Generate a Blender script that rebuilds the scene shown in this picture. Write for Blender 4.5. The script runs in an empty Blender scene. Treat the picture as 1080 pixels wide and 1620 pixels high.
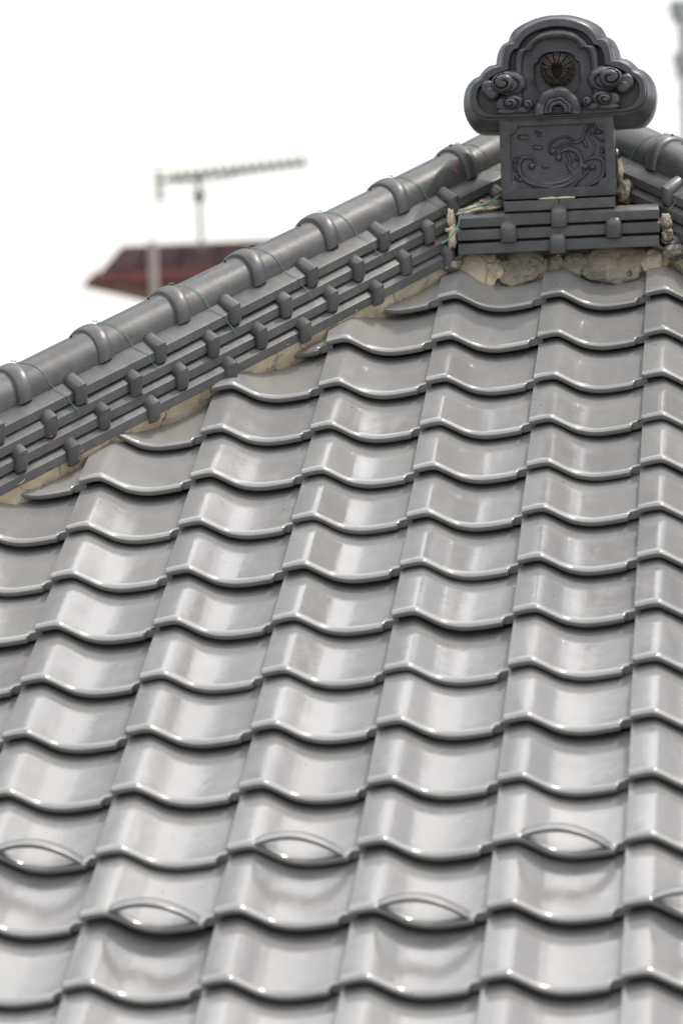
import bpy, bmesh, math, random
import numpy as np
from mathutils import Vector, Matrix, noise

random.seed(7)
R = math.radians
S2 = math.sqrt(2)
scene = bpy.context.scene
COL = scene.collection

# ------------------------------------------------------------------ camera
cam_d = bpy.data.cameras.new('camera')
cam = bpy.data.objects.new('camera', cam_d)
COL.objects.link(cam)
scene.camera = cam
cam.matrix_world = Matrix(((0.992545, 0.035554, 0.116581, 0.603158),
                           (0.115623, 0.027897, -0.992901, -9.674847),
                           (-0.038554, 0.998978, 0.023578, -0.278567),
                           (0, 0, 0, 1)))
cam_d.sensor_fit = 'VERTICAL'
cam_d.sensor_height = 36.0
cam_d.sensor_width = 24.0
cam_d.lens = 133.33
cam_d.clip_start = 0.1
cam_d.clip_end = 3000
cam_d.dof.use_dof = True
cam_d.dof.focus_distance = 9.25
cam_d.dof.aperture_fstop = 3.3

# ------------------------------------------------------------------ sky and sun
SUN = Vector((0.42, 0.26, 1.0)).normalized()
sun_el = math.asin(SUN.z)
sun_az = math.atan2(SUN.x, SUN.y)
world = bpy.data.worlds.new('World')
scene.world = world
world.use_nodes = True
nt = world.node_tree
for n in list(nt.nodes):
    nt.nodes.remove(n)


def wn(t, **kw):
    n = nt.nodes.new(t)
    for k, v in kw.items():
        setattr(n, k, v)
    return n


def wl(a, b):
    nt.links.new(a, b)


out = wn('ShaderNodeOutputWorld')
sky = wn('ShaderNodeTexSky', sky_type='NISHITA', sun_disc=False)
sky.sun_elevation = sun_el
sky.sun_rotation = sun_az
sky.air_density = 1.2
sky.dust_density = 4.0
sky.altitude = 20
bg1 = wn('ShaderNodeBackground')
wl(sky.outputs[0], bg1.inputs[0])
bg1.inputs[1].default_value = 0.055
CLOUD_SHIFT = (2.9, 1.7, 0.0)
# thin bright cloud veil, brighter around the hidden sun
tc = wn('ShaderNodeTexCoord')
nrm = wn('ShaderNodeVectorMath', operation='NORMALIZE')
wl(tc.outputs['Generated'], nrm.inputs[0])
dot = wn('ShaderNodeVectorMath', operation='DOT_PRODUCT')
wl(nrm.outputs[0], dot.inputs[0])
dot.inputs[1].default_value = SUN
mx = wn('ShaderNodeMath', operation='MAXIMUM')
wl(dot.outputs['Value'], mx.inputs[0])
mx.inputs[1].default_value = 0.0
pw = wn('ShaderNodeMath', operation='POWER')
wl(mx.outputs[0], pw.inputs[0])
pw.inputs[1].default_value = 4.0
mp = wn('ShaderNodeMapping')
wl(nrm.outputs[0], mp.inputs[0])
mp.inputs['Scale'].default_value = (1.0, 1.0, 1.6)
mp.inputs['Location'].default_value = CLOUD_SHIFT
nz = wn('ShaderNodeTexNoise')
wl(mp.outputs[0], nz.inputs['Vector'])
nz.inputs['Scale'].default_value = 4.0
nz.inputs['Detail'].default_value = 6
nz.inputs['Roughness'].default_value = 0.5
# the deck of cloud closes up overhead and thins out lower down
sz = wn('ShaderNodeSeparateXYZ')
wl(nrm.outputs[0], sz.inputs[0])
cov = wn('ShaderNodeMath', operation='MULTIPLY_ADD')
wl(sz.outputs['Z'], cov.inputs[0])
cov.inputs[1].default_value = 1.15
cov.inputs[2].default_value = -1.15 * 0.665
cva = wn('ShaderNodeMath', operation='ADD')
wl(nz.outputs['Fac'], cva.inputs[0])
wl(cov.outputs[0], cva.inputs[1])
rmp = wn('ShaderNodeMapRange')
wl(cva.outputs[0], rmp.inputs[0])
rmp.inputs[1].default_value = 0.48
rmp.inputs[2].default_value = 0.505
rmp.inputs[3].default_value = 0.0
rmp.inputs[4].default_value = 1.0
# veil strength = 0.42 + cloud * (0.25 + 1.9 * glow)
m1 = wn('ShaderNodeMath', operation='MULTIPLY_ADD')
wl(pw.outputs[0], m1.inputs[0])
m1.inputs[1].default_value = 0.25
hem = wn('ShaderNodeMapRange')
hem.interpolation_type = 'SMOOTHSTEP'
wl(dot.outputs['Value'], hem.inputs[0])
hem.inputs[1].default_value = -0.1
hem.inputs[2].default_value = 0.72
hem.inputs[3].default_value = 0.1
hem.inputs[4].default_value = 1.5
wl(hem.outputs[0], m1.inputs[2])
m2 = wn('ShaderNodeMath', operation='MULTIPLY_ADD')
wl(rmp.outputs[0], m2.inputs[0])
wl(m1.outputs[0], m2.inputs[1])
m2.inputs[2].default_value = 0.12
# haze whitens the lowest sky
sep = wn('ShaderNodeSeparateXYZ')
wl(nrm.outputs[0], sep.inputs[0])
hz = wn('ShaderNodeMapRange')
wl(sep.outputs['Z'], hz.inputs[0])
hz.inputs[1].default_value = 0.0
hz.inputs[2].default_value = 0.45
hz.inputs[3].default_value = 0.98
hz.inputs[4].default_value = 0.0
# ... more toward the sun than away from it
az = wn('ShaderNodeMapRange')
wl(dot.outputs['Value'], az.inputs[0])
az.inputs[1].default_value = -0.5
az.inputs[2].default_value = 0.4
hzz = wn('ShaderNodeMath', operation='MULTIPLY')
wl(hz.outputs[0], hzz.inputs[0])
wl(az.outputs[0], hzz.inputs[1])
# added dimming of the unseen sky overhead, toning down the bright tile noses
zen = wn('ShaderNodeMapRange')
zen.interpolation_type = 'SMOOTHSTEP'
wl(sz.outputs['Z'], zen.inputs[0])
zen.inputs[1].default_value = 0.80
zen.inputs[2].default_value = 0.98
zen.inputs[3].default_value = 1.0
zen.inputs[4].default_value = 0.5
m2z = wn('ShaderNodeMath', operation='MULTIPLY')
wl(m2.outputs[0], m2z.inputs[0])
wl(zen.outputs[0], m2z.inputs[1])
m3 = wn('ShaderNodeMath', operation='ADD')
wl(m2z.outputs[0], m3.inputs[0])
wl(hzz.outputs[0], m3.inputs[1])
bg2 = wn('ShaderNodeBackground')
bg2.inputs[0].default_value = (1.0, 0.988, 0.965, 1)
wl(m3.outputs[0], bg2.inputs[1])
add = wn('ShaderNodeAddShader')
wl(bg1.outputs[0], add.inputs[0])
wl(bg2.outputs[0], add.inputs[1])
wl(add.outputs[0], out.inputs['Surface'])

sun_d = bpy.data.lights.new('sun', 'SUN')
sun_d.energy = 1.5
sun_d.angle = R(1.5)
sun_d.color = (1.0, 0.95, 0.88)
sun = bpy.data.objects.new('sun', sun_d)
sun.rotation_euler = SUN.to_track_quat('Z', 'Y').to_euler()
COL.objects.link(sun)

vs = scene.view_settings
vs.view_transform = 'Standard'
vs.look = 'None'
vs.gamma = 1
vs.exposure = 0.32
vs.use_curve_mapping = False


# ------------------------------------------------------------------ materials
class Mat:
    def __init__(self, name, rough=0.5, spec=0.5, metal=0.0):
        self.m = bpy.data.materials.new(name)
        self.m.use_nodes = True
        self.nt = self.m.node_tree
        self.b = self.nt.nodes['Principled BSDF']
        self.b.inputs['Roughness'].default_value = rough
        self.b.inputs['Specular IOR Level'].default_value = spec
        self.b.inputs['Metallic'].default_value = metal
        self.tc = self.n('ShaderNodeTexCoord')
        self.oi = self.n('ShaderNodeObjectInfo')

    def n(self, t, **kw):
        x = self.nt.nodes.new(t)
        for k, v in kw.items():
            setattr(x, k, v)
        return x

    def l(self, a, b):
        self.nt.links.new(a, b)

    def vec(self, scale=(1, 1, 1), rnd=True):
        """object coordinates shifted by a per-object random amount"""
        if rnd:
            vm = self.n('ShaderNodeVectorMath', operation='ADD')
            mm = self.n('ShaderNodeMath', operation='MULTIPLY')
            mm.inputs[1].default_value = 37.0
            self.l(self.oi.outputs['Random'], mm.inputs[0])
            self.l(self.tc.outputs['Object'], vm.inputs[0])
            self.l(mm.outputs[0], vm.inputs[1])
            src = vm.outputs[0]
        else:
            src = self.tc.outputs['Object']
        mp = self.n('ShaderNodeMapping')
        mp.inputs['Scale'].default_value = scale
        self.l(src, mp.inputs[0])
        return mp.outputs[0]

    def noise(self, scale, detail=4, rough=0.55, vscale=(1, 1, 1), rnd=True, lo=0.0, hi=1.0, dist=0.0):
        t = self.n('ShaderNodeTexNoise')
        t.inputs['Scale'].default_value = scale
        t.inputs['Detail'].default_value = detail
        t.inputs['Roughness'].default_value = rough
        t.inputs['Distortion'].default_value = dist
        self.l(self.vec(vscale, rnd), t.inputs['Vector'])
        if (lo, hi) == (0.0, 1.0):
            return t.outputs['Fac']
        return self.rng(t.outputs['Fac'], lo, hi)

    def rng(self, s, a, b, c=0.0, d=1.0):
        r = self.n('ShaderNodeMapRange')
        self.l(s, r.inputs[0])
        for i, v in enumerate((a, b, c, d)):
            r.inputs[i + 1].default_value = v
        return r.outputs[0]

    def mul(self, a, b, op='MULTIPLY'):
        m = self.n('ShaderNodeMath', operation=op)
        for i, v in enumerate((a, b)):
            if isinstance(v, (int, float)):
                m.inputs[i].default_value = v
            else:
                self.l(v, m.inputs[i])
        return m.outputs[0]

    def mix(self, fac, a, b):
        m = self.n('ShaderNodeMix', data_type='RGBA')
        if isinstance(fac, (int, float)):
            m.inputs[0].default_value = fac
        else:
            self.l(fac, m.inputs[0])
        for i, v in ((6, a), (7, b)):
            if isinstance(v, tuple):
                m.inputs[i].default_value = (*v, 1)
            else:
                self.l(v, m.inputs[i])
        return m.outputs[2]

    def color(self, c):
        if isinstance(c, tuple):
            self.b.inputs['Base Color'].default_value = (*c, 1)
        else:
            self.l(c, self.b.inputs['Base Color'])

    def bump(self, h, strength, dist=0.001, prev=None):
        b = self.n('ShaderNodeBump')
        b.inputs['Strength'].default_value = strength
        b.inputs['Distance'].default_value = dist
        self.l(h, b.inputs['Height'])
        if prev is not None:
            self.l(prev, b.inputs['Normal'])
        self.l(b.outputs[0], self.b.inputs['Normal'])
        return b.outputs[0]

    def rough(self, s):
        self.l(s, self.b.inputs['Roughness'])


def glazed(name, c1, c2, r1, r2, spec, chips=True, wave=1.0, metal=0.0, chip=0.74):
    """silver grey glazed clay with per piece tone, streaks, dust and orange chips"""
    M = Mat(name, spec=spec, metal=metal)
    tone = M.noise(9, 4, 0.6, (1, 0.35, 1), lo=0.3, hi=0.7)
    base = M.mix(tone, c1, c2)
    per = M.rng(M.oi.outputs['Random'], 0, 1, 0.0, 0.55)
    base = M.mix(per, base, tuple(v * 0.72 for v in c1))
    # pale dusty film gathered in soft streaks
    dust = M.mul(M.noise(22, 5, 0.65, (1, 0.2, 1), lo=0.48, hi=0.85), 0.24)
    base = M.mix(dust, base, (0.42, 0.40, 0.36))
    fine = M.mul(M.noise(480, 4, 0.7, lo=0.35, hi=0.75), 0.26)
    base = M.mix(fine, base, tuple(v * 0.55 for v in c1))
    if chips:
        ch = M.mul(M.noise(34, 3, 0.6, lo=chip, hi=chip + .015), M.noise(160, 3, 0.7, lo=0.42, hi=0.5))
        base = M.mix(ch, base, (0.42, 0.12, 0.045))
        dk = M.noise(95, 2, 0.5, lo=0.735, hi=0.75)
        base = M.mix(M.mul(dk, 0.8), base, (0.05, 0.045, 0.04))
    M.color(base)
    rr = M.rng(M.noise(14, 5, 0.6), 0.3, 0.7, r1, r2)
    M.rough(M.mul(rr, M.mul(dust, 0.8), 'ADD'))
    w = M.noise(55, 3, 0.55, (1, 0.6, 1))
    p = M.bump(w, 0.22 * wave, 0.0015)
    f = M.noise(900, 2, 0.5)
    M.bump(f, 0.10 * wave, 0.0004, p)
    return M.m


mat_tile = glazed('glazed_tile', (0.285, 0.283, 0.278), (0.35, 0.344, 0.332), 0.08, 0.18, 0.85, metal=0.08)
mat_hip = glazed('hip_tile', (0.090, 0.091, 0.094), (0.135, 0.133, 0.129), 0.26, 0.46, 0.55, metal=0.05, chip=.73)
mat_orn = glazed('ornament_clay', (0.078, 0.080, 0.092), (0.108, 0.108, 0.118), 0.22, 0.38, 0.8, wave=1.6, metal=0.2)

# emblem: browner, dustier clay
M = Mat('emblem_clay', 0.55, 0.4)
M.color(M.mix(M.noise(60, 4, 0.6, lo=0.3, hi=0.7), (0.045, 0.035, 0.032), (0.105, 0.083, 0.073)))
mat_emblem = M.m

# mortar
M = Mat('mortar', 0.93, 0.2)
b0 = M.mix(M.noise(30, 5, 0.65, lo=0.35, hi=0.65), (0.82, 0.67, 0.45), (0.88, 0.79, 0.61))
b0 = M.mix(M.noise(9, 5, 0.7, lo=0.58, hi=0.70), b0, (0.27, 0.25, 0.215))
b0 = M.mix(M.mul(M.noise(18, 3, 0.6, lo=0.62, hi=0.7), 0.5), b0, (0.42, 0.24, 0.09))
b0 = M.mix(M.mul(M.noise(420, 3, 0.7, lo=0.45, hi=0.75), 0.45), b0, (0.18, 0.14, 0.10))
vor = M.n('ShaderNodeTexVoronoi', feature='DISTANCE_TO_EDGE')
vor.inputs['Scale'].default_value = 4.5
wrp = M.n('ShaderNodeVectorMath', operation='ADD')
nn = M.n('ShaderNodeTexNoise')
nn.inputs['Scale'].default_value = 26
sc = M.n('ShaderNodeVectorMath', operation='SCALE')
sc.inputs['Scale'].default_value = 0.05
M.l(M.tc.outputs['Object'], nn.inputs['Vector'])
M.l(nn.outputs['Color'], sc.inputs[0])
M.l(M.tc.outputs['Object'], wrp.inputs[0])
M.l(sc.outputs[0], wrp.inputs[1])
M.l(wrp.outputs[0], vor.inputs['Vector'])
crack = M.rng(vor.outputs['Distance'], 0.0, 0.008, 1.0, 0.0)
b0 = M.mix(M.mul(M.mul(crack, 0.85), M.noise(13, 2, 0.5, lo=0.44, hi=0.54)), b0, (0.06, 0.048, 0.036))
M.color(b0)
p = M.bump(M.noise(140, 6, 0.75), 0.8, 0.004)
M.bump(M.rng(vor.outputs['Distance'], 0.0, 0.016), 0.8, 0.004, p)
mat_mortar = M.m

M = Mat('weathered_mortar', 0.93, 0.2)
b0 = M.mix(M.noise(11, 5, 0.65, lo=0.36, hi=0.64), (0.25, 0.245, 0.23), (0.56, 0.48, 0.35))
b0 = M.mix(M.mul(M.noise(38, 5, 0.7, lo=0.5, hi=0.7), 0.5), b0, (0.52, 0.47, 0.37))
vo = M.n('ShaderNodeTexVoronoi', feature='DISTANCE_TO_EDGE')
vo.inputs['Scale'].default_value = 7
w1 = M.n('ShaderNodeTexNoise')
w1.inputs['Scale'].default_value = 18
w1.inputs['Detail'].default_value = 5
w2 = M.n('ShaderNodeVectorMath', operation='SCALE')
w2.inputs['Scale'].default_value = 0.2
w3 = M.n('ShaderNodeVectorMath', operation='ADD')
M.l(M.tc.outputs['Object'], w1.inputs['Vector'])
M.l(w1.outputs['Color'], w2.inputs[0])
M.l(M.tc.outputs['Object'], w3.inputs[0])
M.l(w2.outputs[0], w3.inputs[1])
M.l(w3.outputs[0], vo.inputs['Vector'])
ck = M.mul(M.rng(vo.outputs['Distance'], 0.0, 0.035, 1.0, 0.0), M.noise(14, 2, 0.5, lo=0.50, hi=0.56))
b0 = M.mix(M.mul(ck, 0.9), b0, (0.03, 0.028, 0.025))
M.color(b0)
p = M.bump(M.noise(90, 6, 0.8, (1, 1, 2)), 0.7, 0.005)
M.bump(M.rng(vo.outputs['Distance'], 0.0, 0.05), 0.6, 0.004, p)
mat_mortar_old = M.m


def plain(name, c, rough=0.6, metal=0.0, c2=None, scale=4, spec=0.5, vscale=(1, 1, 1)):
    M = Mat(name, rough, spec, metal)
    if c2:
        M.color(M.mix(M.noise(scale, 5, 0.6, vscale, lo=0.35, hi=0.65), c, c2))
    else:
        M.color(c)
    return M.m


mat_wire = plain('green_wire', (0.10, 0.30, 0.21), 0.45, c2=(0.26, 0.46, 0.36), scale=30)
mat_nail = plain('nail', (0.02, 0.02, 0.02), 0.6)
mat_deck = plain('roof_deck', (0.06, 0.055, 0.05), 0.9, c2=(0.09, 0.08, 0.07))
mat_wall = plain('plaster', (0.55, 0.53, 0.48), 0.9, c2=(0.62, 0.60, 0.56))
mat_wood = plain('timber', (0.16, 0.10, 0.06), 0.8, c2=(0.24, 0.15, 0.09), scale=3, vscale=(1, 8, 8))
mat_ground = plain('ground', (0.16, 0.16, 0.15), 0.95, c2=(0.22, 0.21, 0.19), scale=0.2)
mat_brownroof = plain('brown_roof_sheet', (0.035, 0.018, 0.020), 0.85, c2=(0.055, 0.028, 0.03), scale=1.5, spec=0.15)
mat_redroof = plain('red_roof_sheet', (0.085, 0.022, 0.018), 0.85, c2=(0.055, 0.018, 0.015), scale=3, spec=0.2)
mat_pipe = plain('pale_pipe', (0.50, 0.42, 0.40), 0.6)
mat_antenna = plain('antenna_metal', (0.02, 0.03, 0.025), 0.7, 0.0, c2=(0.04, 0.055, 0.045))
mat_mast = plain('mast_metal', (0.28, 0.30, 0.30), 0.5)
mat_antgreen = plain('antenna_mount', (0.03, 0.10, 0.075), 0.6)
mat_pole = plain('pole_concrete', (0.55, 0.56, 0.57), 0.85, c2=(0.62, 0.62, 0.62))  # concrete made paler in its colour to stand in for haze
mat_cable = plain('cable_rubber', (0.40, 0.41, 0.41), 0.6)
mat_cream = plain('cream_porcelain', (0.35, 0.37, 0.32), 0.4)


mat_chip = plain('bare_clay', (0.36, 0.11, 0.045), 0.9, c2=(0.22, 0.09, 0.055), scale=180, spec=0.2)

# ------------------------------------------------------------------ object helpers
def tag(o, label, cat, group=None):
    o['label'] = label
    o['category'] = cat
    if group:
        o['group'] = group
    return o


def empty(name, loc=(0, 0, 0), rot=(0, 0, 0)):
    o = bpy.data.objects.new(name, None)
    o.location = loc
    o.rotation_euler = rot
    o.empty_display_size = 0.1
    COL.objects.link(o)
    return o


def mesh(name, verts, faces, mat, smooth=True, angle=35):
    me = bpy.data.meshes.new(name)
    me.from_pydata([tuple(v) for v in verts], [], faces)
    bm = bmesh.new()
    bm.from_mesh(me)
    bmesh.ops.recalc_face_normals(bm, faces=bm.faces)
    bm.to_mesh(me)
    bm.free()
    if smooth:
        me.polygons.foreach_set('use_smooth', [True] * len(me.polygons))
        me.set_sharp_from_angle(angle=R(angle))
    me.materials.append(mat)
    me.update()
    return me


def ob(name, me, parent=None, loc=(0, 0, 0), rot=(0, 0, 0)):
    o = bpy.data.objects.new(name, me)
    COL.objects.link(o)
    o.parent = parent
    o.location = loc
    o.rotation_euler = rot
    return o


def grid_faces(nu, nv, closed_u=False, closed_v=False, off=0):
    f = []
    for i in range(nu if closed_u else nu - 1):
        for j in range(nv if closed_v else nv - 1):
            a = i * nv + j
            b = ((i + 1) % nu) * nv + j
            c = ((i + 1) % nu) * nv + (j + 1) % nv
            d = i * nv + (j + 1) % nv
            f.append((off + a, off + b, off + c, off + d))
    return f


def tube_geo(pts, rad, n=8, cap=True, off=0):
    """round tube through 3D points; rad number or list"""
    pts = [Vector(p) for p in pts]
    if isinstance(rad, (int, float)):
        rad = [rad] * len(pts)
    V, F = [], []
    up = None
    for i, p in enumerate(pts):
        t = (pts[min(i + 1, len(pts) - 1)] - pts[max(i - 1, 0)]).normalized()
        if up is None:
            up = t.orthogonal().normalized()
        up = (up - t * up.dot(t)).normalized()
        sd = t.cross(up)
        for k in range(n):
            a = 2 * math.pi * k / n
            V.append(p + (up * math.cos(a) + sd * math.sin(a)) * rad[i])
    F = grid_faces(len(pts), n, closed_v=True, off=off)
    if cap:
        F.append(tuple(off + k for k in range(n)))
        F.append(tuple(off + (len(pts) - 1) * n + k for k in reversed(range(n))))
    return V, F


class Geo:
    def __init__(self):
        self.V, self.F = [], []

    def add(self, V, F):
        o = len(self.V)
        self.V += list(V)
        self.F += [tuple(i + o for i in f) for f in F]
        return self

    def tube(self, pts, rad, n=8):
        V, F = tube_geo(pts, rad, n)
        return self.add(V, F)

    def box(self, lo, hi):
        x0, y0, z0 = lo
        x1, y1, z1 = hi
        V = [(x0, y0, z0), (x1, y0, z0), (x1, y1, z0), (x0, y1, z0), (x0, y0, z1), (x1, y0, z1), (x1, y1, z1), (x0, y1, z1)]
        return self.add(V, [(0, 1, 2, 3), (4, 5, 6, 7), (0, 1, 5, 4), (1, 2, 6, 5), (2, 3, 7, 6), (3, 0, 4, 7)])

    def me(self, name, mat, **kw):
        return mesh(name, self.V, self.F, mat, **kw)


def smoothstep(a, b, x):
    t = min(1, max(0, (x - a) / (b - a)))
    return t * t * (3 - 2 * t)


def interp_cubic(xs, ys, x):
    """monotone-ish Catmull-Rom through a table"""
    n = len(xs)
    i = 0
    while i < n - 2 and x > xs[i + 1]:
        i += 1
    h = xs[i + 1] - xs[i]
    t = (x - xs[i]) / h
    d = lambda k: (ys[min(k + 1, n - 1)] - ys[max(k - 1, 0)]) / (xs[min(k + 1, n - 1)] - xs[max(k - 1, 0)])
    m0, m1 = d(i) * h, d(i + 1) * h
    return ((2 * t**3 - 3 * t**2 + 1) * ys[i] + (t**3 - 2 * t**2 + t) * m0 + (-2 * t**3 + 3 * t**2) * ys[i + 1] + (t**3 - t**2) * m1)


# ------------------------------------------------------------------ the tiled roof
ALPHA = R(27.5)
TA = math.tan(ALPHA)
TW, TL, TT = 0.265, 0.225, 0.028           # working width, working length, thickness of the nose
KC = -0.61                                 # plan line of the left hip: x - y = KC
XC = 0.045                                 # the two hips meet at x = XC
PX = [0, .05, .10, .145, .185, .215, .25, .30, .36, .42, .50, .58, .66, .74, .82, .90, .95, 1.0, 1.06]
PZ = [0, .0038, .0072, .0094, .0098, .0070, .0010, -.0085, -.0205, -.0305, -.0380, -.0418, -.0415, -.0390, -.0355, -.0310, -.0278, -.0240, -.0195]
XS = [0, .004, .02, .05, .08, .11, .14, .165, .185, .20, .22, .245, .275, .31, .35, .39, .43, .47, .51, .56, .61, .66, .71, .76, .81, .86, .895, .905, .925, .935, .965, 1.0, 1.04]


def prof(u):
    return .84 * interp_cubic(PX, PZ, u)


house = empty('house', (0, 0, 0))
tag(house, 'house under a silver grey glazed pantile roof filling the picture', 'house')


def tile_geometry():
    V = []
    # cross section rows in (y, fraction of thickness, extra z); from under the nose over the top to the far end
    rows = [(.034, .19, 0.0), (.018, .18, 0.0), (.0125, .19, 0.0), (.0085, .26, 0.0), (.0052, .39, 0.0), (.0028, .56, 0.0), (.0012, .70, 0.0),
            (.0010, .82, 0.0), (.0044, .92, 0.0), (.0100, .98, 0.0), (.0165, 1.0, .0004), (.0235, None, .0002), (.033, None, 0), (.07, None, 0), (.13, None, 0), (.19, None, 0), (.262, None, 0)]
    nr = len(rows)
    for u in XS:
        zb = prof(u)
        rec = smoothstep(.903, .927, u)
        for (y, f, ez) in rows:
            yy = y + rec * max(0, .0195 - y)
            if f is None or f > .9:
                top = zb + TT * (1 - yy / TL) + ez
            if f is None:
                z = top
            elif f > .9:
                z = top - (1 - f) * TT
            else:
                z = zb + f * TT * (1 - .16 * rec) + ez
            if f is not None and rec > 0 and f > .5:
                z -= rec * .002 * (1 - abs(f - .9))
            V.append((u * TW, yy, z))
    F = grid_faces(len(XS), nr)
    n0 = len(V)
    # underside: from under the nose to the far end
    und = [(.034, .004), (.262, -.014)]
    for u in XS:
        zb = prof(u)
        for (y, _) in und:
            z = zb + .19 * TT if y < .1 else zb + TT * (1 - y / TL) - .013
            V.append((u * TW, y, z))
    F += grid_faces(len(XS), 2, off=n0)
    # far end
    for i in range(len(XS) - 1):
        F.append((i * nr + nr - 1, (i + 1) * nr + nr - 1, n0 + (i + 1) * 2 + 1, n0 + i * 2 + 1))
    # left and right edges
    for i in (0, len(XS) - 1):
        F.append(tuple([i * nr + k for k in range(nr)] + [n0 + i * 2 + 1]))
    return V, F


TV, TF = tile_geometry()
tile_me = mesh('roof_tile', TV, TF, mat_tile, angle=50)
bm = bmesh.new()
bm.from_mesh(tile_me)
bmesh.ops.remove_doubles(bm, verts=bm.verts, dist=1e-5)
bmesh.ops.recalc_face_normals(bm, faces=bm.faces)
bm.to_mesh(tile_me)
bm.free()
tile_me.set_sharp_from_angle(angle=R(50))


def chip_mesh(seed):
    bm = bmesh.new()
    bmesh.ops.create_icosphere(bm, subdivisions=2, radius=1)
    for v in bm.verts:
        d = 1 + .5 * noise.noise(v.co * 1.7 + Vector((seed, 0, 0))) + .3 * noise.noise(v.co * 4 + Vector((0, seed, 0)))
        v.co *= d
    me = bpy.data.meshes.new('chip')
    bm.to_mesh(me)
    bm.free()
    me.materials.append(mat_chip)
    return me


chip_me = [chip_mesh(k * 3.1) for k in range(5)]


def chip(parent, loc, size):
    o = ob('chip', random.choice(chip_me), parent, loc)
    o.scale = size
    return o


def arch_geometry():
    """strap arching over the nose of a snow guard tile"""
    V = []
    us = [.215 + (.875 - .215) * i / 22 for i in range(23)]
    sec = []
    for i, u in enumerate(us):
        t = i / 22
        z0 = prof(.215) + TT
        z1 = prof(.875) + TT
        zc = z0 + (z1 - z0) * t + .0295 * (math.sin(math.pi * t) ** 0.85) + .0005
        th = .0088
        x = u * TW
        # loop: front bottom, front top, crown, back top, back bottom
        base = [(.0040, -th), (.0022, -.0008), (.0032, .0006), (.012, .0015), (.024, -.001), (.034, -.006), (.037, -.010), (.033, -.014), (.02, -th - .001)]
        for (y, dz) in base:
            V.append((x, y, zc + dz))
        sec.append(len(base))
    n = sec[0]
    F = grid_faces(len(us), n, closed_v=True)
    F.append(tuple(range(n)))
    F.append(tuple((len(us) - 1) * n + k for k in reversed(range(n))))
    return V, F


AV, AF = arch_geometry()
arch_me = mesh('snow_guard_arch', AV, AF, mat_tile, angle=40)


def roofpt(u, v, h):
    """u right, v up the slope, h out of the roof plane -> world"""
    return Vector((u, v * math.cos(ALPHA) - h * math.sin(ALPHA), v * math.sin(ALPHA) + h * math.cos(ALPHA)))


def sag(c, r):
    U = c / 4
    W = (r - 7) / 7
    return (.0006 + .012 * W - .0025 * W**2 - .018 * W**3 + .017 * U * W - .018 * U * W * W - .008 * U * W**3 - .0054 * U * U) * .8


random.seed(11)
GUARD = {(c, 11) for c in (-8, -6, -4, -2, 0, 2, 4, 6)} | {(c, 12) for c in (-7, -5, -3, -1, 1, 3, 5)}
for r in range(-2, 17):
    for c in range(-8, 7):
        u0, v0 = c * TW, -r * TL
        # plan corners of the tile
        cor = [(u0, v0 * math.cos(ALPHA)), (u0 + TW, v0 * math.cos(ALPHA)), (u0, (v0 + TL + .04) * math.cos(ALPHA)), (u0 + TW, (v0 + TL + .04) * math.cos(ALPHA))]
        kl = [x - y for x, y in cor]
        kr = [(2 * XC - x) - y for x, y in cor]
        if max(kl) < KC + .05 or max(kr) < KC + .05:
            continue
        h = sag(max(-4, min(2, c)), max(0, min(14, r))) + random.gauss(0, .0012)
        loc = roofpt(u0 + random.gauss(0, .0008), v0 + random.gauss(0, .0014), h)
        rot = (ALPHA + random.gauss(0, .0035), random.gauss(0, .004), random.gauss(0, .004))
        me = tile_me
        if min(kl) < KC + .04 or min(kr) < KC + .04:
            me = tile_me.copy()
            bm = bmesh.new()
            bm.from_mesh(me)
            MW = Matrix.Translation(loc) @ Matrix.Rotation(rot[2], 4, 'Z') @ Matrix.Rotation(rot[1], 4, 'Y') @ Matrix.Rotation(rot[0], 4, 'X')
            MI = MW.inverted()
            for sx in (1, -1):
                if min(kl if sx == 1 else kr) >= KC + .04:
                    continue
                q = (KC + .03) if sx == 1 else (KC + .03 - 2 * XC)
                # keep sx*x - y > q
                P = Vector((0, -q, 0))
                N = Vector((sx, -1, 0))
                res = bmesh.ops.bisect_plane(bm, geom=bm.verts[:] + bm.edges[:] + bm.faces[:], plane_co=MI @ P,
                                             plane_no=(MI.to_3x3() @ N).normalized(), clear_inner=True)
            if not bm.verts:
                bm.free()
                continue
            bm.to_mesh(me)
            bm.free()
        g = (c, r) in GUARD
        t = ob('snow_guard_tile' if g else 'roof_tile', me, house, loc, rot)
        rr_ = random.random()
        if rr_ < .30 and me is tile_me:
            chip(t, (TW * .985, .0185, prof(.985) + TT * .93), (.0050, .0022, .0030))
        elif rr_ < .42 and me is tile_me:
            chip(t, (.002, .003, prof(0) + TT * .80), (.0022, .003, .0035))
        if g:
            t['label'] = 'glazed tile with an arched snow guard over its nose'
            ob('snow_guard_arch', arch_me, t)

# deck below the tiles on the three slopes, fascia and walls
YA = XC - KC                                # apex of the hips in plan
ZA = TA * YA
EV = -16 * TL * math.cos(ALPHA) - .05       # y of the front eave
half = YA - EV                              # the hips run at 45 degrees in plan
xl, xr = XC - half, XC + half
ze = TA * EV
dz = -.075
G = Geo()
yb = 7.0
top = [(XC, YA, ZA + dz), (xl, EV, ze + dz), (xr, EV, ze + dz), (XC, yb, ZA + dz), (xl, yb, ze + dz), (xr, yb, ze + dz)]
G.add(top + [(x, y, z - .06) for x, y, z in top],
      [(0, 1, 2), (0, 3, 4, 1), (0, 2, 5, 3), (6, 8, 7), (6, 7, 10, 9), (6, 9, 11, 8), (1, 7, 8, 2), (1, 4, 10, 7), (2, 8, 11, 5), (3, 5, 11, 9, 10, 4)])
ob('roof_deck', G.me('roof_deck', mat_deck, smooth=False), house)
G = Geo().box((xl + .5, EV + .5, -6.0), (xr - .5, yb - .3, ze - .16))
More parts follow.
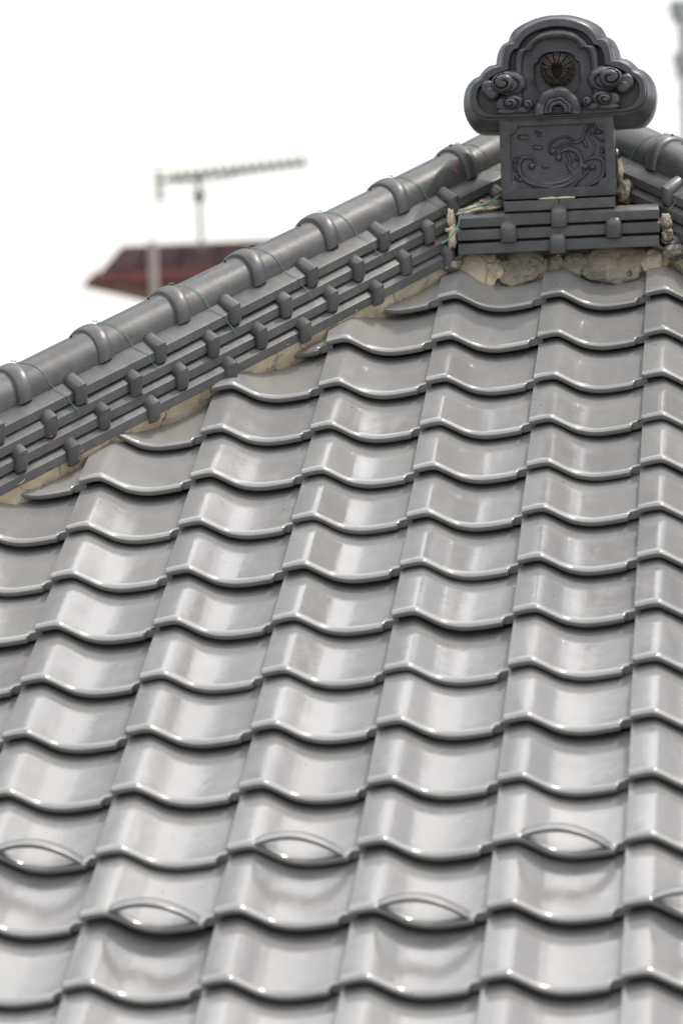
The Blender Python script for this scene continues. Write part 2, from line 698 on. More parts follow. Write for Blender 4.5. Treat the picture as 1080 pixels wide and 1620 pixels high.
ob('wall', G.me('wall', mat_wall, smooth=False), house)
G = Geo().box((xl - .02, EV - .03, ze - .24), (xr + .02, EV, ze - .07)).box((xl - .03, EV, ze - .24), (xl, yb, ze - .07)).box((xr, EV, ze - .24), (xr + .03, yb, ze - .07))
ob('fascia', G.me('fascia', mat_wood, smooth=False), house)


# the two side slopes behind the hips: one rippled sheet of far tiles each
def side_slope(sx):
    nu, nv = 0, 0
    V, F = [], []
    n_al, n_up = 240, 17 * 3
    for j in range(n_up):
        row, ph = divmod(j, 3)
        # down-slope distance in plan from the ridge
        dd = [0.0, .004, TL * math.cos(ALPHA) - .001][ph] + row * TL * math.cos(ALPHA)
        ht = [0.0, .026, .026][ph] if ph != 2 else .0
        hh = [.0, .026, .0][ph]
        for i in range(n_al):
            y = YA - .25 - half + i * (yb - (YA - .25 - half)) / (n_al - 1)
            u = ((y * 1.0) / TW) % 1.0
            x = XC - sx * dd
            z = ZA - TA * dd + (prof(u) + .028 - (.028 if ph != 1 else 0) + (.0)) / math.cos(ALPHA)
            lim = YA - dd + .02                 # keep behind the hip
            V.append((x, max(y, lim), z if y >= lim else ZA - TA * dd))
    F = grid_faces(n_up, n_al)
    me = mesh('side_slope_tiles', V, F, mat_tile, angle=40)
    o = ob('side_slope_tiles', me, house)
    o['kind'] = 'stuff'


side_slope(1)
side_slope(-1)

# ------------------------------------------------------------------ hip ridges
TH = TA + .022                              # the hip climbs slightly faster than the slope
PITCH = .1695                               # spacing of cap tiles, measured along world x
L1 = PITCH * S2                             # the same in plan along the hip


def hip_point(a, e, z):
    """a: world-x coordinate along the left hip; e: across toward the viewer; z: above the hip base -> hip local frame"""
    return ((a - XC) * S2, -e, z + TH * (a - XC))


SHEAR = TH / S2                             # dz per plan metre along the hip


def hp(al, e, z):
    return (al, -e, z + SHEAR * al)


def course_mesh(i, length):
    """one flat ridge course tile: sloping top, square front edge, undercut"""
    E = [.118, .133, .148, .1625][i]
    Z = .144 - .0405 * i
    face = .0255
    inn = [.0, .03, .03, .03][i]
    sec = [(E - .0022, Z), (E, Z - .0022), (E + .0004, Z - face + .002), (E - .002, Z - face), (E - .03, Z - face + .010), (-.0, Z - face + .012),
           (-(E - .03), Z - face + .010), (-(E - .002), Z - face), (-(E + .0004), Z - face + .002), (-E, Z - .0022), (-(E - .0022), Z),
           (-(E - .056), Z + .0335), (0, Z + .036), (E - .056, Z + .0335)]
    V = []
    g = .0008
    for al in (g, g + .0015, length - g - .0015, length - g):
        s = .9985 if al in (g, length - g) else 1.0
        for e, z in sec:
            V.append(hp(al, e * s, Z + (z - Z) * s))
    n = len(sec)
    F = grid_faces(4, n, closed_v=True)
    F.append(tuple(range(n)))
    F.append(tuple(3 * n + k for k in reversed(range(n))))
    return mesh('course_tile', V, F, mat_hip, angle=28)


course_me = [course_mesh(i, L1) for i in range(4)]


def knob_mesh(i):
    """half round cover bent over the front edge of a course"""
    E = [.118, .133, .148, .1625][i]
    Z = .144 - .0405 * i
    rw = .0172                              # half width along the hip
    rh = .0165
    arm = .046 if i == 0 else .040
    # path of the crown in (e, z, nx, nz): along the sloping top, a crisp mitre, then down the front
    path = [(E - arm - .003, Z + (arm + .003) * .58, .5, .87), (E - arm, Z + arm * .58, .5, .87), (E - arm + .004, Z + (arm - .004) * .58, .5, .87), (E - .006, Z + .006, .5, .87), (E + .0015, Z + .002, 1.0, .58), (E + .0015, Z - .006, 1.0, 0),
            (E + .001, Z - .031, 1.0, 0.0), (E + .001, Z - .0345, 1.0, 0.0), (E + .001, Z - .0365, 1.0, 0.0)]
    V = []
    m = 15
    for j, (e, z, nx, nz) in enumerate(path):
        sh = .68 if j in (0, len(path) - 1) else (.90 if j in (1, len(path) - 2) else 1.0)
        for k in range(m):
            t = math.pi * k / (m - 1)
            al = -math.cos(t) * rw * sh
            r = math.sin(t) * rh * sh
            V.append(hp(al, e + nx * r, z + nz * r))
    F = grid_faces(len(path), m)
    # close ends and the back
    F.append(tuple(range(m)))
    F.append(tuple((len(path) - 1) * m + k for k in reversed(range(m))))
    for j in range(len(path) - 1):
        F.append((j * m, (j + 1) * m, (j + 1) * m + m - 1, j * m + m - 1))
    return mesh('round_cover', V, F, mat_hip, angle=36)


knob_me = [knob_mesh(i) for i in range(4)]

# cap tile: half round barrel, its collar rides on the lower neighbour
CR, CZ = .073, .175


def barrel_mesh(length):
    V = []
    m = 25
    for al, rr in ((-.012, CR), (.03, CR), (length * .5, CR * 1.002), (length + .03, CR * .998)):
        for k in range(m):
            t = math.pi * (k / (m - 1)) * 1.06 - math.pi * .03
            V.append(hp(al, rr * math.cos(t) * 1.03, CZ + rr * math.sin(t)))
        for k in reversed(range(m)):
            t = math.pi * (k / (m - 1)) * 1.06 - math.pi * .03
            V.append(hp(al, (rr - .013) * math.cos(t) * 1.03, CZ + (rr - .013) * math.sin(t)))
    n = 2 * m
    F = grid_faces(4, n, closed_v=True)
    for k in range(m - 1):
        F.append((k, k + 1, n - 2 - k, n - 1 - k))
        b = 3 * n
        F.append((b + k, b + k + 1, b + n - 2 - k, b + n - 1 - k))
    return mesh('cap_tile', V, F, mat_hip, angle=50)


def collar_mesh():
    V = []
    m = 25
    prof_c = [(-.018, -.012), (-.0195, .006), (-.0180, .0075), (-.013, .0108), (0.0, .0120), (.012, .0105), (.0190, .0060), (.0215, .000), (.0225, -.004)]
    for k in range(m):
        t = math.pi * (k / (m - 1)) * 1.05 - math.pi * .025
        for al, dr in prof_c:
            rr = CR + dr
            V.append(hp(al, rr * math.cos(t) * 1.03, CZ + rr * math.sin(t)))
    n = len(prof_c)
    F = grid_faces(m, n, closed_v=True)
    F.append(tuple(range(n)))
    F.append(tuple((m - 1) * n + k for k in reversed(range(n))))
    return mesh('collar', V, F, mat_hip, angle=50)


cap_me = barrel_mesh(L1)
collar_me = collar_mesh()
G = Geo().tube([(0, 0, -.004), (0, 0, .003), (0, 0, .0045)], [.0032, .0032, .0018], 8)
nail_me = G.me('nail', mat_nail)


def rough_strip(name, rows_fn, n_al, n_ac, mat, amp=.006, freq=22, seed=0.0):
    V = []
    for i in range(n_al):
        for j in range(n_ac):
            p = Vector(rows_fn(i / (n_al - 1), j / (n_ac - 1)))
            q = p * freq + Vector((seed, seed * 1.7, 0))
            d = noise.noise_vector(q) * amp + noise.noise_vector(q * 3.1) * amp * .45 + noise.noise_vector(q * 8.3) * amp * .2
            V.append(p + d)
    return mesh(name, V, grid_faces(n_al, n_ac), mat, angle=180)


def build_hip(side, a0):
    """side 1: left hip, -1: right hip (its mirror in plan)"""
    if side == 1:
        root = empty('hip_ridge', (XC, YA, ZA), (0, 0, R(45)))
        lab = 'long hip ridge climbing from the left edge to the dark ornament'
    else:
        root = empty('hip_ridge', (XC, YA, ZA), (0, 0, R(135)))
        lab = 'short visible stretch of hip ridge descending to the right edge from behind the ornament'
    tag(root, lab, 'hip ridge', 'hip ridges of the tiled roof')
    fl = 1 if side == 1 else -1
    # side -1: local frame turned 135 degrees, so along is mirrored: flip along and keep e toward the viewer

    def put(name, me, a, parent=root, dal=0.0):
        al = (a - XC) * S2 + dal
        o = ob(name, me, parent, (al, 0, SHEAR * al))
        return o

    if side == -1:
        root.scale = (1, 1, 1)
    n = int((XC - a0) / PITCH)
    cores = Geo()
    A0, A1 = (a0 - XC) * S2, -.10
    sec = [(.085, -.10), (.088, .0), (.09, .10), (.05, .17), (-.05, .17), (-.09, .10), (-.088, 0), (-.085, -.10)]
    V = [hp(al, e, z) for al in (A0, A1) for e, z in sec]
    F = grid_faces(2, 8, closed_v=True) + [tuple(range(8)), tuple(range(15, 7, -1))]
    ob('ridge_core', mesh('ridge_core', V, F, mat_deck, smooth=False), root)
    for q in range(-1, n + 2):
        # a coordinates of the covers and rings found on the photograph's rhythm
        ring_a = -.242 - PITCH * (q - 1)
        if ring_a > a0 and ring_a < -.03:
            c = put('cap_tile', cap_me, ring_a)
            c.rotation_euler = (random.gauss(0, .006), random.gauss(0, .003), random.gauss(0, .004))
            co = ob('collar', collar_me, c)
            al, zz = L1 * .80, CZ + CR
            if random.random() < .2:
                th_ = random.uniform(.5, 1.7)
                chip(co, hp(random.uniform(-.018, .0), -(CR + .0125) * 1.03 * -math.cos(th_), CZ + (CR + .0125) * math.sin(th_)), (.006, .004, .003))
            ob('nail', nail_me, c, (al, 0, zz + SHEAR * al + .001))
        for i, a in enumerate((-.319, -.3865, -.4555, -.359)):
            aa = a - PITCH * (q - 1)
            lim = [-.10, -.10, -.30, -.33][i]
            if aa > a0:
                if aa < lim:
                    k = put('round_cover', knob_me[i], aa)
                    if random.random() < .25:
                        E_, Z_ = [.118, .133, .148, .1625][i], .144 - .0405 * i
                        chip(k, hp(random.choice((-.007, .004, .009)), E_ + .0125, Z_ - .0335), (.0065, .0045, .0035))
                    if random.random() < .2:
                        E_, Z_ = [.118, .133, .148, .1625][i], .144 - .0405 * i
                        chip(k, hp(-.013, E_ - .030, Z_ + .027), (.004, .005, .0035))
                    k.location.y += random.gauss(0, .0008)
                    k.rotation_euler = (random.gauss(0, .01), random.gauss(0, .012), random.gauss(0, .02))
                if aa < lim - (.01 if i < 3 else .04):
                    t = put('course_tile', course_me[i], aa)
                    t.location.y += random.gauss(0, .0012)
                    t.location.z += random.gauss(0, .0006)
                    t.rotation_euler = (random.gauss(0, .003), random.gauss(0, .002), random.gauss(0, .0025))

    # mortar wedge below the lowest course
    def rows(s, t):
        al = A0 + (A1 - .16 - A0) * s
        e = .159 - .040 * min(1, t * 1.6) + .014 * noise.noise(Vector((al * 9, 4.2, 0))) * t
        z = .004 - .120 * t
        wob = .010 * noise.noise(Vector((al * 5, 1.3 * side, 0)))
        return hp(al, e + wob, z)
    m = rough_strip('mortar_bed', rows, 520, 22, mat_mortar, .0065, 22, 3.3 * side)
    ob('mortar_bed', m, root)

    # wires tied over the caps
    for q in range(0, n + 1):
        ring_a = -.242 - PITCH * (q - 1)
        if ring_a < a0 + .1 or ring_a > -.2:
            continue
        pts = []
        aA = (ring_a - XC) * S2 + .030 + random.gauss(0, .003)
        for t in (1.62, 1.5, 1.3, 1.05, .8, .5, .2, .05):
            rr = CR + .0026
            pts.append((aA + .046 * (1.62 - t) / 1.62, rr * 1.03 * math.cos(t), CZ + rr * math.sin(t)))
        pts.append((aA + .050, .082, .1675))
        pts.append((aA + .064, .1195, .1460))
        pts.append((aA + .072, .1205, .122))
        pts.append((aA + .080, .134, .104))
        pts.append((aA + .087, .1350, .088))
        P = [hp(*p) for p in pts]
        # smooth it
        Q = []
        for i in range(len(P) - 1):
            for s in (0, .5):
                Q.append(Vector(P[i]).lerp(Vector(P[i + 1]), s) + Vector((random.gauss(0, .0006), 0, abs(random.gauss(0, .0006)))))
        Q.append(Vector(P[-1]))
        g = Geo().tube(Q, .0008, 6)
        # little twist at the top
        tw = [Vector(P[0]) + Vector((-.012 + .004 * j, .004 * math.sin(j * 2), .004 + .003 * (j % 2))) for j in range(5)]
        g.tube(tw, .0011, 6)
        ob('tie_wire', g.me('tie_wire', mat_wire), root)
    return root


hipL = build_hip(1, -2.9)
random.seed(5)


def mirror_hip(src):
    """the right hip: the same pieces mirrored in plan about the ridge line"""
    root = empty('hip_ridge', (XC, YA, ZA), (0, 0, R(-45)))
    tag(root, 'short stretch of hip ridge falling to the right edge from behind the crest', 'hip ridge', 'hip ridges of the tiled roof')
    cache = {}

    def mm(me):
        if me.name not in cache:
            n = me.copy()
            n.transform(Matrix.Diagonal((-1, 1, 1, 1)))
            n.flip_normals()
            cache[me.name] = n
        return cache[me.name]

    def cp(o, par):
        c = o.copy()
        c.data = mm(o.data)
        c.location = (-o.location.x, o.location.y, o.location.z)
        c.rotation_euler = (o.rotation_euler.x, -o.rotation_euler.y, -o.rotation_euler.z)
        COL.objects.link(c)
        c.parent = par
        for ch in o.children:
            cp(ch, c)
    for o in list(src.children):
        cp(o, root)
    return root


hipR = mirror_hip(hipL)

# ------------------------------------------------------------------ main ridge behind the ornament
mr = empty('main_ridge', (XC, YA, ZA))
tag(mr, 'main roof ridge running straight back behind the dark crest ornament', 'ridge')
for i in range(6):
    w = .14 - .008 * i
    z0 = .06 + i * .036
    for j in range(8):
        G = Geo().box((-w, -.05 + j * .36, z0), (w, -.05 + j * .36 + .358, z0 + .026))
        ob('course_tile', G.me('course_tile', mat_hip, smooth=False), mr)
G = Geo().box((-.10, -.04, -.1), (.10, 2.8, .27))
ob('ridge_core', G.me('ridge_core', mat_deck, smooth=False), mr)
for j in range(9):
    V = []
    m = 17
    for y in (-.05 + j * .31, -.05 + j * .31 + .305):
        for k in range(m):
            t = math.pi * k / (m - 1)
            V.append((.083 * math.cos(t), y, .262 + .083 * math.sin(t)))
    F = grid_faces(2, m) + [tuple(range(m)), tuple(range(m, 2 * m))]
    ob('cap_tile', mesh('cap_tile', V, F, mat_hip), mr)

# ------------------------------------------------------------------ base stack of courses under the ornament
base = empty('ridge_base', (XC, .12, .10))
tag(base, 'stack of three straight course tiles with four round covers below the relief panel', 'tile stack')
BX, BY, BZ = XC, .12, .10


def slab(x0, x1, y, zt, zb, depth=.09, rise=.016, top_w=.05):
    """course tile facing the viewer: sloping top, square front"""
    sec = [(y + .0022, zt), (y, zt - .0022), (y - .0003, zb + .002), (y + .002, zb), (y + .03, zb + .006), (y + depth, zb + .008), (y + depth, zt + rise), (y + top_w, zt + rise)]
    V = []
    for x in (x0, x0 + .0015, x1 - .0015, x1):
        s = .0006 if x in (x0, x1) else 0
        for yy, z in sec:
            V.append((x - BX, yy - BY + s, z - BZ - s))
    n = len(sec)
    F = grid_faces(4, n, closed_v=True) + [tuple(range(n)), tuple(3 * n + k for k in reversed(range(n)))]
    return mesh('course_tile', V, F, mat_orn2, angle=28)


mat_orn2 = glazed('base_course_tile', (0.105, 0.105, 0.110), (0.135, 0.133, 0.13), 0.28, 0.42, 0.5)
rows_b = [(-.215, .303, .1225, .238, .2125, [.046]), (-.219, .304, .119, .204, .178, [-.086, .185]), (-.217, .301, .1155, .170, .1435, [.040])]
for x0, x1, y, zt, zb, jn in rows_b:
    xs = [x0] + jn + [x1]
    for a, b in zip(xs[:-1], xs[1:]):
        o = ob('course_tile', slab(a + .0006, b - .0006, y, zt, zb), base)
        o.rotation_euler.y = random.gauss(0, .003)
# narrow course directly under the panel
for a, b in ((-.096, .0450), (.0475, .189)):
    ob('course_tile', slab(a, b, .142, .276, .249, .12, .004), base)


def cover(x, y, zt, hgt=.050):
    """half round cover hanging over a front edge, rounded at the top"""
    V = []
    m = 13
    rw, rh = .0205, .014
    path = [(.045, .021, .35, .93), (.010, .0085, .45, .89), (.0, .003, .8, .6), (-.0022, -.006, 1, 0), (-.0022, -hgt + .018, 1, 0), (-.0022, -hgt + .015, 1, 0)]
    for j, (dy, dz_, ny, nz_) in enumerate(path):
        sh = .86 if j in (0, len(path) - 1) else 1
        for k in range(m):
            t = math.pi * k / (m - 1)
            r = math.sin(t) ** .75 * rh * sh
            V.append((x - BX - math.cos(t) * rw * sh, y + dy - ny * r - BY, zt + dz_ + nz_ * r - BZ))
    F = grid_faces(len(path), m)
    F.append(tuple(range(m)))
    F.append(tuple((len(path) - 1) * m + k for k in reversed(range(m))))
    for j in range(len(path) - 1):
        F.append((j * m, (j + 1) * m, (j + 1) * m + m - 1, j * m + m - 1))
    return mesh('round_cover', V, F, mat_orn2, angle=42)


for x, y, zt in ((.046, .1225, .238), (-.086, .119, .204), (.185, .119, .204), (.040, .1155, .170)):
    rc = ob('round_cover', cover(x, y, zt), base)
    if random.random() < .6:
        chip(rc, (x - BX + random.uniform(-.006, .008), y - BY - .0115, zt - BZ - .041), (.0055, .0035, .003 + .002 * random.random()))

# solid core behind the courses
PATCHES = [(-.172, .062, .046, 0), (-.055, .064, .050, 0), (.030, .022, .030, 1), (.078, .034, .036, 1), (.178, .088, .052, 1), (.285, .040, .030, 0)]
G = Geo().box((-.205 - BX, .215 - BY, -.02), (.292 - BX, .42 - BY, .145))
ob('mortar_core', G.me('mortar_core', mat_mortar_old, smooth=False), base)


# weathered mortar face between the lowest course and the tiles
def face_rows(s, t):
    x = -.235 + (.335 + .235) * s
    y = .200 - .055 * t
    z = .152 - .140 * t
    return (x - BX, y - BY, z - BZ)


ob('mortar_bed', rough_strip('mortar_bed', face_rows, 200, 30, mat_mortar_old, .007, 20, 9.1), base)


def lump(name, c, size, mat, parent, org, seed, rot=(0, 0, 0), sub=4, rough=.35):
    bm = bmesh.new()
    bmesh.ops.create_icosphere(bm, subdivisions=sub, radius=1)
    for v in bm.verts:
        p = v.co.copy()
        d = 1 + rough * noise.noise(p * 1.6 + Vector((seed, 0, 0))) + rough * .5 * noise.noise(p * 4.1 + Vector((0, seed, 0))) + rough * .25 * noise.noise(p * 9 + Vector((0, 0, seed)))
        # flatten into facets
        v.co = Vector((p.x * size[0], p.y * size[1], p.z * size[2])) * d
    me = bpy.data.meshes.new(name)
    bm.to_mesh(me)
    bm.free()
    me.polygons.foreach_set('use_smooth', [True] * len(me.polygons))
    me.materials.append(mat)
    return ob(name, me, parent, Vector(c) - Vector(org), rot)


BO = (XC, .12, .10)
lump('mortar_lump', (-.175, .215, .262), (.060, .045, .012), mat_mortar, base, BO, 1.0, (.1, -.12, 0))
lump('mortar_lump', (-.130, .225, .276), (.045, .04, .012), mat_mortar_old, base, BO, 2.0, (.1, .05, 0))
lump('mortar_lump', (-.232, .135, .190), (.012, .016, .030), mat_mortar, base, BO, 3.0, (0, .1, 0))
lump('mortar_lump', (-.226, .138, .206), (.022, .014, .009), mat_mortar, base, BO, 4.0, (0, .2, 0))
lump('mortar_lump', (-.236, .170, .235), (.010, .02, .030), mat_mortar, base, BO, 4.6, (0, -.1, 0))
lump('mortar_lump', (.318, .150, .205), (.016, .03, .022), mat_mortar_old, base, BO, 5.0)
lump('mortar_lump', (.322, .140, .168), (.017, .025, .020), mat_mortar_old, base, BO, 6.0)
lump('mortar_lump', (.207, .250, .298), (.017, .04, .026), mat_mortar_old, base, BO, 7.0, (0, .4, 0))
lump('mortar_lump', (.200, .25, .350), (.010, .04, .030), mat_mortar, base, BO, 8.0)
lump('mortar_lump', (.34, .135, .130), (.030, .03, .018), mat_mortar_old, base, BO, 9.0)
lump('mortar_lump', (-.245, .15, .120), (.030, .03, .020), mat_mortar_old, base, BO, 10.0)
for x in (.02, .062):
    lump('mortar_lump', (x, .148, .2795), (.026, .006, .0035), mat_mortar, base, BO, 11.0 + x, sub=3, rough=.2)

for i, (x, w_, h_, old) in enumerate(PATCHES):
    lump('mortar_patch', (x, .168, .104), (w_, .017, h_), (mat_mortar, mat_mortar_old)[old] if i != 1 else mat_mortar_old, base, BO, 21.0 + i * 1.7, (-.35, 0, 0), rough=.30)

# green wire slung from behind the panel down past the stack
P = [(-.10, .22, .305), (-.125, .18, .285), (-.16, .15, .268), (-.195, .13, .258), (-.207, .115, .245), (-.212, .108, .225), (-.225, .10, .200), (-.245, .095, .180), (-.262, .09, .172)]
Q = []
for i in range(len(P) - 1):
    for s in (0, .33, .66):
        a = Vector(P[max(i - 1, 0)]); b = Vector(P[i]); c = Vector(P[i + 1]); d = Vector(P[min(i + 2, len(P) - 1)])
        Q.append(b * 1.0 + (c - a) * (.5 * s) + (a * 2 - b * 5 + c * 4 - d) * (.5 * s * s) + (b * 3 - a - c * 3 + d) * (.5 * s ** 3) - Vector(BO))
ob('tie_wire', Geo().tube(Q, .0022, 8).me('tie_wire', mat_wire), base)

# ------------------------------------------------------------------ relief panel box
PXC = .046
panel = empty('relief_panel', (PXC, .15, .281))
tag(panel, 'dark clay box with a framed relief of curling waves, below the crest', 'relief panel')
PWd, PHt = .148, .212                        # half width, height


def level(ax, ay):
    """traced position on the panel -> metres from its lower centre"""
    y = ay + .038 * (ax - 92)
    x = (ax - 518) / (4.696 * 611) - (y - 400) * .037 / (4.696 * 611)
    z = (693 - y) / (4.696 * 611)
    return x, z


def rectpath(x0, x1, z0, z1, n):
    out = []
    for (a, b) in (((x0, z0), (x1, z0)), ((x1, z0), (x1, z1)), ((x1, z1), (x0, z1)), ((x0, z1), (x0, z0))):
        for i in range(n):
            t = i / n
            out.append((a[0] + (b[0] - a[0]) * t, a[1] + (b[1] - a[1]) * t))
    return out


def inner_path(x0, x1, z0, z1, r, n):
    """opening with concave quarter round corners; corners sampled, n per side"""
    cs = [(x0, z0), (x1, z0), (x1, z1), (x0, z1)]
    dirs = [(1, 1), (-1, 1), (-1, -1), (1, -1)]
    out = []
    for i in range(4):
        c, d = cs[i], dirs[i]
        h = n // 2
        # corner arc around c from previous side to next side
        arc = []
        for k in range(h):
            t = (k / (h - 1)) * math.pi / 2
            if i % 2 == 0:
                arc.append((c[0] + d[0] * r * math.sin(t), c[1] + d[1] * r * math.cos(t)))
            else:
                arc.append((c[0] + d[0] * r * math.cos(t), c[1] + d[1] * r * math.sin(t)))
        out.append(arc)
    res = []
    for i in range(4):
        res += out[i]
    return res


def frame_mesh():
    n = 16
    h = n // 2
    x0, x1, z0, z1 = -PWd, PWd, 0, PHt
    # outer samples: h around each corner so that they pair with the arc samples
    def outer(x0, x1, z0, z1):
        cs = [(x0, z0), (x1, z0), (x1, z1), (x0, z1)]
        res = []
        L = .045
        for i, c in enumerate(cs):
            sx = 1 if c[0] == x0 else -1
            sz = 1 if c[1] == z0 else -1
            for k in range(h):
                t = k / (h - 1)
                if i % 2 == 0:
                    a = (c[0], c[1] + sz * L * max(0, 1 - 2 * t)) if t < .5 else (c[0] + sx * L * max(0, 2 * t - 1), c[1])
                else:
                    a = (c[0] + sx * L * max(0, 1 - 2 * t), c[1]) if t < .5 else (c[0], c[1] + sz * L * max(0, 2 * t - 1))
                res.append(a)
        return res
    b = .0025
    loops = [
        (outer(x0, x1, z0, z1), .115), (outer(x0, x1, z0, z1), b), (outer(x0 + b * .3, x1 - b * .3, z0 + b * .3, z1 - b * .3), b * .3), (outer(x0 + b, x1 - b, z0 + b, z1 - b), 0),
        (inner_path(x0 + .0235, x1 - .0235, z0 + .0235, z1 - .0225, .021, n), 0),
        (inner_path(x0 + .025, x1 - .025, z0 + .025, z1 - .024, .021, n), .0012),
        (inner_path(x0 + .0255, x1 - .0255, z0 + .0255, z1 - .0245, .021, n), .0185)]
    V = []
    for pts, y in loops:
        V += [(x, y, z) for x, z in pts]
    N = len(loops[0][0])
    F = grid_faces(len(loops), N, closed_v=True)
    F.append(tuple(range(N)))
    return mesh('frame', V, F, mat_orn, angle=30)


fr = ob('frame', frame_mesh(), panel)


def relief_field():
    """height of the wave relief on a grid; strokes follow traced paths"""
    nx, nz_ = 230, 165
    xs = np.linspace(-PWd + .020, PWd - .020, nx)
    zs = np.linspace(.020, PHt - .019, nz_)
    Xg, Zg = np.meshgrid(xs, zs, indexing='ij')
    H = np.zeros_like(Xg)

    def stroke(pts, w0, w1, hgt, groove=0, mid=None):
        nonlocal H
        P = [Vector((*level(*p), 0)) for p in pts]
        # catmull
        Q = []
        for i in range(len(P) - 1):
            a, b, c, d = P[max(i - 1, 0)], P[i], P[i + 1], P[min(i + 2, len(P) - 1)]
            for s in np.linspace(0, 1, 10, endpoint=False):
                Q.append(b + (c - a) * (.5 * s) + (a * 2 - b * 5 + c * 4 - d) * (.5 * s * s) + (b * 3 - a - c * 3 + d) * (.5 * s ** 3))
        Q.append(P[-1])
        n = len(Q)
        best = np.full_like(H, 9.0)
        bt = np.zeros_like(H)
        for i in range(n - 1):
            ax, az = Q[i].x, Q[i].y
            dx, dz2 = Q[i + 1].x - ax, Q[i + 1].y - az
            L = dx * dx + dz2 * dz2 + 1e-12
            t = np.clip(((Xg - ax) * dx + (Zg - az) * dz2) / L, 0, 1)
            dd = np.hypot(Xg - ax - t * dx, Zg - az - t * dz2)
            m = dd < best
            best[m] = dd[m]
            bt[m] = (i + t[m]) / (n - 1)
        w = w0 + (w1 - w0) * bt
        if mid:
            w = w + mid * np.sin(np.pi * bt) ** 1.5
        w = w / (4.696 * 611)
        q = np.clip(best / w, 0, 1)
        hh = hgt * np.sqrt(np.clip(1 - q ** 2, 0, 1))
        if groove:
            hh = hh * (1 - .28 * (0.5 + 0.5 * np.cos(2 * np.pi * groove * best / w)) * (q < .97))
        H = np.maximum(H, hh)

    def ball(x, y, r, hgt, sq=1.0):
        nonlocal H
        cx, cz = level(x, y)
        rr = r / (4.696 * 611)
        q = np.clip(np.hypot((Xg - cx), (Zg - cz) * sq) / rr, 0, 1)
        H = np.maximum(H, hgt * np.sqrt(np.clip(1 - q ** 2, 0, 1)))

    # broad body of the main wave, then the crests
    stroke([(330, 575), (450, 590), (560, 575), (650, 520), (690, 440)], 20, 14, .0036, 2, mid=52)
    stroke([(232, 420), (238, 490), (290, 548), (370, 576), (460, 586)], 17, 24, .0042, 1)
    stroke([(330, 432), (348, 405), (318, 378), (262, 378), (232, 420)], 8, 19, .0044)
    stroke([(690, 440), (688, 380), (655, 330), (600, 312), (550, 328), (520, 370)], 20, 9, .0048, 1, mid=10)
    stroke([(640, 500), (600, 440), (610, 400), (585, 350)], 22, 10, .0036, 1)
    stroke([(205, 400), (188, 430), (205, 480)], 8, 5, .0026)
    stroke([(250, 368), (212, 368), (196, 400)], 10, 8, .0028)
    stroke([(470, 330), (455, 290), (500, 248), (570, 226), (620, 240), (655, 268)], 10, 8, .0036)
    stroke([(500, 310), (560, 275), (620, 268), (680, 262), (712, 220)], 8, 12, .0030)
    stroke([(655, 268), (700, 240), (712, 190), (735, 152), (775, 150)], 14, 10, .0040, 1)
    stroke([(735, 175), (775, 205), (800, 170), (835, 165), (838, 195)], 8, 7, .0036)
    stroke([(740, 200), (775, 260), (795, 310), (770, 365)], 12, 4, .0026, 1)
    stroke([(790, 215), (820, 245), (862, 262)], 6, 4, .0026)
    stroke([(735, 395), (780, 378), (835, 385), (862, 430), (845, 520), (760, 580), (660, 598)], 12, 9, .0040, 1, mid=10)
    stroke([(700, 440), (712, 405), (745, 390)], 8, 9, .0032)
    stroke([(740, 478), (700, 520), (640, 560), (570, 585)], 14, 8, .0034, 1)
    for x, y, r in ((325, 440, 27), (525, 378, 28), (478, 328, 30), (745, 180, 15), (818, 188, 22), (775, 452, 25), (720, 447, 25), (660, 387, 17)):
        ball(x, y, r, .0055)
    for x, y, r, q in ((250, 225, 30, 1.4), (280, 228, 28, 1.3), (360, 192, 15, 1), (382, 206, 17, 1), (355, 300, 28, 1.5), (385, 305, 26, 1.3), (418, 440, 18, 1), (442, 440, 18, 1), (215, 525, 17, 1), (238, 542, 17, 1),
                       (435, 568, 17, 1), (462, 568, 17, 1), (718, 265, 20, 1), (728, 288, 17, 1), (838, 312, 14, 1), (845, 338, 17, 1)):
        ball(x, y, r, .0028, q)
    V = [(float(Xg[i, j]), float(.0170 - 2.2 * H[i, j]), float(Zg[i, j])) for i in range(nx) for j in range(nz_)]
    return mesh('wave_relief', V, grid_faces(nx, nz_), mat_orn, angle=70)


ob('wave_relief', relief_field(), panel)

# ------------------------------------------------------------------ crest ornament
CXC, CYF, CZB = .054, .142, .492
crest = empty('crest_ornament', (CXC, CYF, CZB))
tag(crest, 'dark grey cloud-shaped clay crest with spiral scrolls and a round leaf emblem', 'roof ornament')


def T(ax, ay):
    """traced half outline -> (half width, height above the base line), metres"""
    px, py = 720 + ax / 5.4, 10 + ay / 5.4
    cx = 882 + .037 * (py - 77)
    hw = cx - px
    return hw / 611, (183.5 - (py - .038 * hw)) / 611


